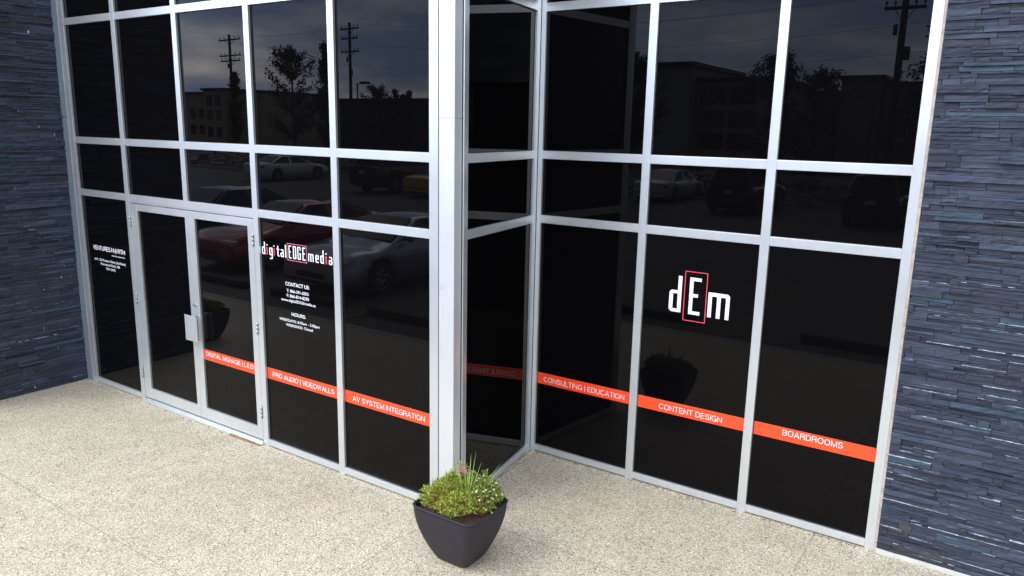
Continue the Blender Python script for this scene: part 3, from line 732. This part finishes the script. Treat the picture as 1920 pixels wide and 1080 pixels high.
# ------------------------------------------------------------------ wheel stops
for i, (xa, xb) in enumerate(((-6.0, -4.2), (-3.5, -1.7), (-1.15, .72), (1.42, 3.30), (4.90, 6.75))):
    mb = MB(); mb.box((-(xb-xa)/2, -.075, 0), ((xb-xa)/2, .075, .13), .03, seg=3)
    o = mb.build('wheel_stop', M['stopc']); o.location = ((xa+xb)/2, -4.42, AZ+.002)
    tag(o, ['concrete wheel stop under the nose of the red coupe', 'concrete wheel stop under the nose of the silver sedan', 'concrete wheel stop reflected in the pane left of the column', 'concrete wheel stop reflected behind the large logo', 'concrete wheel stop reflected in the rightmost pane'][i], 'wheel stop', 'wheel stops along the kerb')

# ------------------------------------------------------------------ cars
def make_car(name, label, cat, loc, rz, paint, L=4.5, Wd=1.72, hood=.80, belt=.92, roof=1.36, deck=.92, cab=(-1.55, -.75, .35, 1.05), r=.31, ax=(-1.32, 1.36), group=None, boxy=0., clear=.20):
    """local +x forward; cab = rear base, rear top, front top, front base (x)"""
    root = empty(name, (loc[0], loc[1], AZ), rz, label=label, cat=cat, group=group)
    hw = Wd/2; N_ = 61; bm = bmesh.new(); rings = []
    for i in range(N_):
        x = -L/2 + L*i/(N_-1); e_ = min(x+L/2, L/2-x)
        k = 1-(1-min(1, e_/.55))**2.4
        w = hw*(.80+.20*k)
        if x > cab[3]-.1: zt = hood + (belt-hood)*max(0, 1-(x-cab[3]+.1)/.5) - .20*(1-min(1, e_/.75))**2*(1-boxy)
        elif x < cab[0]+.1: zt = deck - .10*(1-min(1, e_/.5))**2*(1-boxy)
        else: zt = belt
        zl = clear + .10*(1-min(1, e_/.3))**2
        for a in ax:
            dx = abs(x-a); R_ = r+.055
            if dx < R_: zl = max(zl, r + math.sqrt(R_*R_-dx*dx) - .01)
        zl = min(zl, zt-.1)
        zm = min(zl + (zt-zl)*.62, zt-.08); zs = zt-.035
        sec = [(0, zl), (.7*w, zl), (.965*w, zl+.005), (w, max(zl+.03, min(.55, zm))), (w*.995, zm), (w*.95, zs-.01), (w*.84, zt), (.4*w, zt+.022), (0, zt+.028)]
        rings.append([bm.verts.new((x, -y, z)) for y, z in sec] + [bm.verts.new((x, y, z)) for y, z in sec[-2:0:-1]])
    n = len(rings[0])
    for a, b in zip(rings, rings[1:]):
        for k in range(n): f = bm.faces.new((a[k], b[k], b[(k+1) % n], a[(k+1) % n])); f.smooth = True
    bm.faces.new(rings[0]); bm.faces.new(rings[-1][::-1])
    # cabin
    wb, wt = hw*.93, hw*.70
    def pt(x, y, z): return Vector((x, y, z))
    rb, rtp, ft, fb_ = cab; zb_ = belt-.03
    base = {}
    for sgn in (-1, 1):
        base[sgn] = [pt(rb, sgn*wb*.96, zb_), pt(rtp, sgn*wt*.97, roof-.05), pt(ft, sgn*wt, roof-.045), pt(fb_, sgn*wb*.97, zb_)]
    Lr, Rr = base[-1], base[1]
    NS = 7
    def rowpts(i):  # across at station i on profile
        return [bm.verts.new(Lr[i].lerp(Rr[i], t/NS) + Vector((0, 0, (.045 if i in (1, 2) else .0)*sin(pi*t/NS)))) for t in range(NS+1)]
    rows = [rowpts(i) for i in range(4)]
    for a, b in zip(rows, rows[1:]):
        for k in range(NS): f = bm.faces.new((a[k], b[k], b[k+1], a[k+1])); f.smooth = True
    for s_ in (0, NS): bm.faces.new([rows[i][s_] for i in range(4)])
    bmesh.ops.recalc_face_normals(bm, faces=bm.faces[:])
    me = D.meshes.new('car_body'); bm.to_mesh(me); bm.free(); link('car_body', me, paint, root)
    # glazing
    def panel(nm, q, off, inset=.08):
        c = sum(q, Vector())/4; q2 = [c + (p-c)*(1-inset) + off for p in q]
        mb = MB(); mb.quad(q2); mb.quad([p - off*.3 for p in q2][::-1]); return mb.build(nm, M['carglass'], root)
    up1 = Vector((.008, 0, .012))
    panel('windshield', [Lr[3], Lr[2], Rr[2], Rr[3]], Vector((.03, 0, .03)), .09)
    panel('rear_window', [Lr[0], Lr[1], Rr[1], Rr[0]], Vector((-.03, 0, .03)), .12)
    for sgn in (-1, 1):
        q = base[sgn]; xm = (rtp+ft)/2-.02
        def top(x): return q[1].lerp(q[2], (x-rtp)/(ft-rtp))
        def bot(x): return q[0].lerp(q[3], (x-rb)/(fb_-rb))
        off = Vector((0, sgn*.008, .003))
        panel('side_window', [bot(rb+.1), top(rtp+.05), top(xm-.03), bot(xm-.03)], off, .10)
        panel('side_window', [bot(xm+.03), top(xm+.03), top(ft-.02), bot(fb_-.12)], off, .10)
        mb = MB(); t = bmesh.new(); bmesh.ops.create_uvsphere(t, u_segments=10, v_segments=6, radius=1)
        mb.take(t, 0, True, Matrix.Translation((fb_-.30, sgn*(hw+.06), belt+.04)) @ Matrix.Diagonal((.06, .10, .065, 1))); mb.build('wing_mirror', paint, root)
        # lights
        e1 = L/2
        mb = MB(); mb.box((e1-.30, sgn*hw*.46, hood-.25), (e1-.035, sgn*hw*.86, hood-.13), .03, seg=3); mb.build('headlight', M['lamp'], root)
        mb = MB(); mb.box((-e1+.02, sgn*hw*.48, deck-.27), (-e1+.16, sgn*hw*.88, deck-.12), .02); mb.build('taillight', M['tail'], root)
    mb = MB(); mb.box((L/2-.10, -hw*.42, .36), (L/2+.004, hw*.42, .48), .02); mb.build('grille', M['trim'], root)
    mb = MB(); mb.box((-L/2-.012, -.16, deck-.33), (-L/2+.01, .16, deck-.19), .003); mb.build('licence_plate', M['plate'], root)
    for xx in (L/2-.02, -L/2+.0):
        mb = MB(); mb.box((xx-.03, -hw*.78, .30 if xx > 0 else .42), (xx+.03, hw*.78, .335 if xx > 0 else .455), .01)
        mb.build('bumper_trim', M['trim'], root)
    mb = MB(); mb.box((-L/2+.35, -hw*.78, clear-.04), (L/2-.35, hw*.78, .5)); mb.build('underbody', M['trim'], root)
    first = None
    for a in ax:
        for sgn in (-1, 1):
            if first is None:
                mb = MB(); prof = [(.0, r*.60), (.0, r*.92), (.03, r), (.17, r), (.20, r*.92), (.20, r*.60)]
                ring_ = []
                for (yy, rr) in prof: ring_.append([mb.bm.verts.new((rr*cos(2*pi*k/28), yy-.1, rr*sin(2*pi*k/28))) for k in range(28)])
                for A_, B_ in zip(ring_, ring_[1:]):
                    for k in range(28): f = mb.bm.faces.new((A_[k], A_[(k+1) % 28], B_[(k+1) % 28], B_[k])); f.smooth = True
                w_ = mb.build('wheel', M['tyre'], root)
                mr = MB()
                mr.tube([(0, -.07, 0), (0, .07, 0)], r*.16, 14)
                for k in range(7):
                    a_ = 2*pi*k/7
                    for ys in (-.085, .085): mr.tube([(r*.1*cos(a_), ys, r*.1*sin(a_)), (r*.58*cos(a_), ys*.95, r*.58*sin(a_))], [r*.085, r*.06], 5)
                for ys in (-.092, .092):
                    mr.tube([(r*.6*cos(2*pi*k/24), ys, r*.6*sin(2*pi*k/24)) for k in range(25)], r*.035, 5)
                mr.tube([(0, -.02, 0), (0, .02, 0)], r*.6, 24)
                rim = mr.build('rim', M['rim'], w_); first = w_
            else:
                w_ = first.copy(); COL.objects.link(w_); w_.parent = root; rc = first.children[0].copy(); COL.objects.link(rc); rc.parent = w_
            w_.location = (a, sgn*(hw-.11), r)
    return root
def paint(name, c, metal=.3): return plain(name, c, .25, metal, .04, 2, coat=1)
silver = paint('silver_paint', (.42, .45, .54), .4); redp = paint('red_paint', (.30, .008, .014)); navy = paint('dark_blue_paint', (.02, .03, .06)); whitep = paint('white_paint', (.80, .84, .86), .0)
yellowp = paint('yellow_paint', (.85, .62, .03), 0); blackp = paint('black_paint', (.012, .012, .014)); maroon = paint('dark_red_paint', (.12, .01, .012))
N90 = pi/2
gN, gF = 'cars parked facing the storefront', 'cars parked in the far row'
coupe = dict(cab=(-1.75, -.85, .15, 1.00), roof=1.30, deck=.95, hood=.82)
make_car('parked_car', 'silver coupe reflected left of the column, nose towards the storefront', 'car', (-2.72, -6.85), N90, silver, group=gN, **coupe)
make_car('parked_car', 'red coupe beside the silver one, nose towards the doors', 'car', (-6.05, -7.15), N90, redp, group=gN, **coupe)
make_car('parked_car', 'dark blue sedan beyond the red coupe', 'car', (-9.6, -7.9), N90, navy, group=gN)
make_car('parked_car', 'white coupe in the far row in front of the rock bed', 'car', (-25.6, -23.2), -N90, whitep, group=gF, **coupe)
make_car('pickup_truck', 'black tall truck between the white coupe and yellow car', 'truck', (-16.75, -22.4), -N90, blackp, group=gF, L=5.0, Wd=1.9, hood=1.05, belt=1.18, roof=1.85, deck=1.2, cab=(-2.2, -1.9, .5, 1.1), r=.40, boxy=.8, clear=.32)
make_car('parked_car', 'yellow hatchback in the far row beside the black truck', 'car', (-13.75, -22.2), -N90, yellowp, group=gF)
make_car('parked_car', 'white sedan in the far row seen from behind', 'car', (-5.7, -25.0), -N90, whitep, group=gF)
suv = dict(L=4.7, Wd=1.85, hood=1.0, belt=1.08, roof=1.72, deck=1.12, cab=(-2.2, -1.9, .45, 1.15), r=.37, boxy=.8, clear=.28)
make_car('sport_utility_vehicle', 'black utility vehicle in the far row right of the white sedan', 'car', (-1.55, -22.6), -N90, blackp, group=gF, **suv)
make_car('sport_utility_vehicle', 'black utility vehicle at the right end of the far row', 'car', (3.3, -21.9), -N90, blackp, group=gF, **suv)
make_car('parked_car', 'dark blue sedan in the far row left of the white sedan', 'car', (-9.2, -23.6), -N90, navy, group=gF)

# ------------------------------------------------------------------ rock bed
mb = MB(); R = random.Random(9)
for k in range(420):
    x = R.uniform(-42, 8); y = -26.6-R.random()**1.2*3.2; s_ = R.uniform(.12, .42); zz = -.1+(-26.6-y)*.22
    t = bmesh.new(); bmesh.ops.create_icosphere(t, subdivisions=1, radius=s_)
    for v in t.verts: v.co *= R.uniform(.75, 1.2)
    mb.take(t, 0, False, Matrix.Translation((x, y, zz+s_*.4)) @ Matrix.Rotation(R.random()*6, 4, 'Z') @ Matrix.Diagonal((1.2, .9, .75, 1)))
tag(mb.build('rock_bed', M['rock']), 'bed of pale and rusty landscaping rocks behind the far cars', 'rocks', kind='stuff')
mb = MB(); nx = 60
V = [[mb.bm.verts.new((-60+100*i/nx, y, z+.06*noise.noise(Vector((i, y, 0))))) for i in range(nx+1)] for y, z in ((-26.2, -.13), (-28, .25), (-30, .6), (-34, .7), (-41.5, -.10), (-42.2, -.13))]
for a, b in zip(V, V[1:]):
    for i in range(nx): mb.bm.faces.new((a[i], a[i+1], b[i+1], b[i]))
tag(mb.build('terrain_berm', M['grass']), kind='structure')

# ------------------------------------------------------------------ trees
def tree_proto(kind, seed, label, loc, H, spread, group=None, name='deciduous_tree'):
    R = random.Random(seed); root = empty(name, loc, label=label, cat='tree', group=group)
    tr = MB(); bm = bmesh.new()
    tr.tube([(0, 0, -.2), (.03, .02, H*.3), (-.02, .03, H*.6), (0, 0, H*.95)], [H*.018, H*.014, H*.009, .012], 8)
    tips = []
    nb = int(34*(H/6)) if kind != 'con' else int(H*16)
    for k in range(nb):
        t = R.uniform(.22, .97); z = H*t; a = k*2.4+R.uniform(-.4, .4)
        if kind == 'round': rr = spread*(sin(pi*min(1, (t-.12)/.9))**.6)*R.uniform(.55, 1.15); rise = rr*R.uniform(.5, 1.1)
        elif kind == 'pop': rr = spread*(1-t)**.35*R.uniform(.6, 1.1)*.9; rise = rr*2.2
        else: rr = spread*(1-t)*R.uniform(.7, 1.15); rise = -rr*.15
        b0 = Vector((0, 0, z-rise*.6)); b1 = Vector((cos(a)*rr, sin(a)*rr, min(z+rise*.4, H*1.03)))
        tr.tube([b0, b0.lerp(b1, .5)+Vector((0, 0, .05)), b1], [.03, .02, .008], 5, 0, False)
        m_ = int(34 if kind == 'con' else 110)
        for q in range(m_):
            t2 = R.uniform(.25, 1.06); p = b0.lerp(b1, t2) + Vector((R.gauss(0, .14), R.gauss(0, .14), R.gauss(0, .13)))*(1 if kind != 'pop' else .7)
            random.seed(R.random()); leaf(bm, p, Vector((R.uniform(-1, 1), R.uniform(-1, 1), R.uniform(-1, .6))), R.uniform(.12, .24), R.uniform(.08, .15))
    me = D.meshes.new('crown'); bm.to_mesh(me); bm.free()
    tr.build('trunk', M['bark'], root); link('crown', me, M['leaf_con' if kind == 'con' else 'leaf_tree'], root); return root
TG = 'trees beyond the parking lot'
def tcopy(src, loc, s_, rz, label, sz=None):
    o = copy_tree(src); o.location = loc; o.scale = (s_, s_, sz or s_); o.rotation_euler = (0, 0, rz); o['label'] = label; return o
t1 = tree_proto('round', 1, 'broad leafy tree reflected in the fourth upper pane', (-34.1, -31, .3), 7.4, 2.2, TG)
tcopy(t1, (-26.2, -31, .3), .66, 1.2, 'small round tree right of the second utility pole')
tcopy(t1, (-2.3, -28.5, .3), .80, 2.6, 'spreading tree reflected at the right mullion of the logo bay')
tcopy(t1, (-.9, -29.5, .3), .72, 4.0, 'leafy tree left of the pale hotel')
tcopy(t1, (-11.5, -33, .3), .92, .5, 'leafy tree in front of the grey office building')
t2 = tree_proto('pop', 2, 'slim upright tree left of the second utility pole', (-30.9, -31, .3), 7.6, .85, TG, 'upright_tree')
tcopy(t2, (-52.4, -40, 0), .95, 1., 'slim dark tree beside the first utility pole')
for k, (x, s_) in enumerate(((-42.4, .82), (-41.5, .76), (-40.7, .8))): tcopy(t2, (x, -50, -.1), s_, k*1.3, ['leftmost of three thin distant poplars', 'middle of three thin distant poplars', 'rightmost of three thin distant poplars'][k])
t3 = tree_proto('con', 3, 'large dark conifer behind the right utility pole', (4.75, -25.8, 0), 10.5, 3.3, TG, 'conifer_tree')
tcopy(t1, (-19, -31, .3), .55, 3.0, 'small tree near the low dark building')

# ------------------------------------------------------------------ utility poles, wires, lamps
def util_pole(x, y, H, arms, rz, label):
    root = empty('utility_pole', (x, y, -.15), rz, label=label, cat='utility pole', group='wooden utility poles')
    mb = MB(); mb.tube([(0, 0, 0), (0, 0, H)], [.17, .12], 10); mb.build('post', M['pole'], root)
    for (z, w) in arms:
        mb = MB(); mb.box((-w, -.07, z-.06), (w, .07, z+.06), .01)
        for s_ in (-1, 1): mb.tube([(s_*w*.5, 0, z-.05), (0, 0, z-.55)], .02, 4)
        a = mb.build('crossarm', M['pole'], root)
        mi = MB()
        for xx in (-w*.92, -w*.5, w*.5, w*.92): mi.tube([(xx, 0, z+.06), (xx, 0, z+.14), (xx, 0, z+.16), (xx, 0, z+.28)], [.02, .02, .055, .04], 7)
        mi.build('insulator', M['ceramic'], a)
    mb = MB(); mb.tube([(.22, .1, H*.62), (.22, .1, H*.62+.5)], .16, 10); mb.tube([(-.25, .1, H*.72), (-.25, .1, H*.72+.4)], .08, 8); mb.build('transformer', M['pole'], root)
    return root
util_pole(-59.6, -45, 11.4, [(10.9, 1.9), (9.4, 1.9), (8.9, 1.7)], .1, 'wooden utility pole with three crossarms reflected in the third upper pane')
util_pole(-43.0, -45, 11.6, [(11.1, 1.2), (10.3, 1.1), (9.2, 1.2)], .1, 'wooden utility pole with three crossarms reflected left of the column')
util_pole(2.45, -28, 9.6, [(7.95, .75), (9.2, .75)], .0, 'thick utility pole reflected beside the right stone wall')
def wire(name, a, b, sag, label):
    a, b = Vector(a), Vector(b); mb = MB()
    mb.tube([a.lerp(b, t/16) - Vector((0, 0, sag*4*(t/16)*(1-t/16))) for t in range(17)], .009, 4)
    tag(mb.build(name, M['wire']), label, 'power line', 'overhead power lines')
k = 0
for z, dx in ((11.3, 1.7), (11.3, -1.7), (9.6, 1.5), (8.0, .3)):
    wire('power_line', (-59.6+dx, -45, z), (-43+dx*.6, -45, z), .5, ['upper front wire between the two reflected poles', 'upper rear wire between the two reflected poles', 'middle wire between the two reflected poles', 'lowest wire between the two reflected poles'][k])
    wire('power_line', (-43+dx*.6, -45, z), (2.45+dx*.4, -36, z*.86), .9, ['upper front wire running right from the second pole', 'upper rear wire running right from the second pole', 'middle wire running right from the second pole', 'lowest wire running right from the second pole'][k]); k += 1
def lamp(x, y, H, rz, label):
    root = empty('street_lamp', (x, y, 0), rz, label=label, cat='street lamp', group='parking lot street lamps')
    mb = MB(); mb.tube([(0, 0, -.1), (0, 0, H)], [.08, .05], 8); mb.tube([(0, 0, H-.1), (.45, 0, H)], .03, 6); mb.build('lamp_post', M['trim'], root)
    mb = MB(); mb.box((.35, -.17, H-.08), (1.05, .17, H+.08), .04); mb.build('lamp_head', M['trim'], root)
lamp(-31.1, -34, 5.6, 0, 'street lamp with box head right of the second pole'); lamp(-.25, -40, 4.9, pi, 'street lamp in front of the pale hotel')

# ------------------------------------------------------------------ far buildings
def building(label, boxes, wallm, windows, roofm=None, name='building'):
    ox = boxes[0][0]; oy = boxes[0][3]
    root = empty(name, (ox, oy, -.15), label=label, cat='building')
    for (x0, x1, y0, y1, z1) in boxes:
        mb = MB(); mb.box((x0-ox, y0-oy, 0), (x1-ox, y1-oy, z1), .02); mb.build('wall', wallm, root)
        mb = MB(); mb.box((x0-ox-.25, y0-oy-.25, z1+.003), (x1-ox+.25, y1-oy+.25, z1+.30), .03); mb.build('roof', roofm or M['trim'], root)
    for (x, z, w, h_, yy) in windows:
        mb = MB(); mb.box((x-ox, yy-oy+.0, z), (x-ox+w, yy-oy+.06, z+h_), .01); f = mb.build('window', M['trim'], root)
        mb = MB(); mb.box((x-ox+.08, yy-oy+.062, z+.08), (x-ox+w-.08, yy-oy+.075, z+h_-.08)); mb.build('pane', M['carglass'], f)
    return root
cream = plain('cream_stucco', (.42, .36, .26), .85, 0, .1, 1); tan = plain('tan_stucco', (.25, .19, .13), .85, 0, .1, 1); grey = plain('grey_panels', (.36, .38, .41), .7, 0, .12, 1); brown = plain('dark_brown_siding', (.06, .05, .045), .85, 0, .2, 1); brick = plain('brown_red_brick', (.16, .07, .05), .85, 0, .2, 1)
wins = [(-89.5+i*2.0, z, 1.1, 1.3, -59.98) for i in range(2) for z in (1.2, 3.4)] + [(-84.2+i*1.9, z, 1.1, 1.3, -58.98) for i in range(2) for z in (1.0, 3.2, 5.1)]
building('cream two storey hotel reflected in the third upper pane', [(-91, -85, -72, -60, 6.6), (-84.9, -80.4, -72, -59, 7.0), (-80.3, -75.0, -72, -60.5, 6.7)], cream, wins)
building('long low dark building reflected just left of the column', [(-61, -35, -75, -60, 5.6)], brown, [(-60+i*3.2, 2.0, 1.8, 1.6, -59.98) for i in range(8)])
gw = [(-19.6+i*1.7, z, 1.4, 1.0, -44.98) for i in range(2) for z in (1.6, 3.1, 4.7)] + [(-12.4+i*2.1, z, 1.8, 1.15, -45.98) for i in range(2) for z in (1.8, 3.3, 4.9)]
building('grey panelled office building with stepped flat roof', [(-26, -19.2, -58, -46.0, 6.7), (-19.1, -12.8, -56, -45, 7.4), (-12.7, -7.6, -58, -46, 6.4)], grey, gw)
building('tan block shaped hotel with flat parapet roofs', [(-10.5, -6.1, -72, -61, 6.2), (-6.0, -3.0, -70, -60, 7.3), (-2.9, 1.0, -70, -60.5, 6.8)], tan, [(-9.9+i*1.5, z, .7, 1.1, -60.98) for i in range(3) for z in (1.0, 2.9, 4.5)])
building('brown brick building behind the large conifer', [(6, 22, -60, -48, 6.0)], brick, [(7+i*3, 2.2, 1.6, 1.6, -47.98) for i in range(5)])
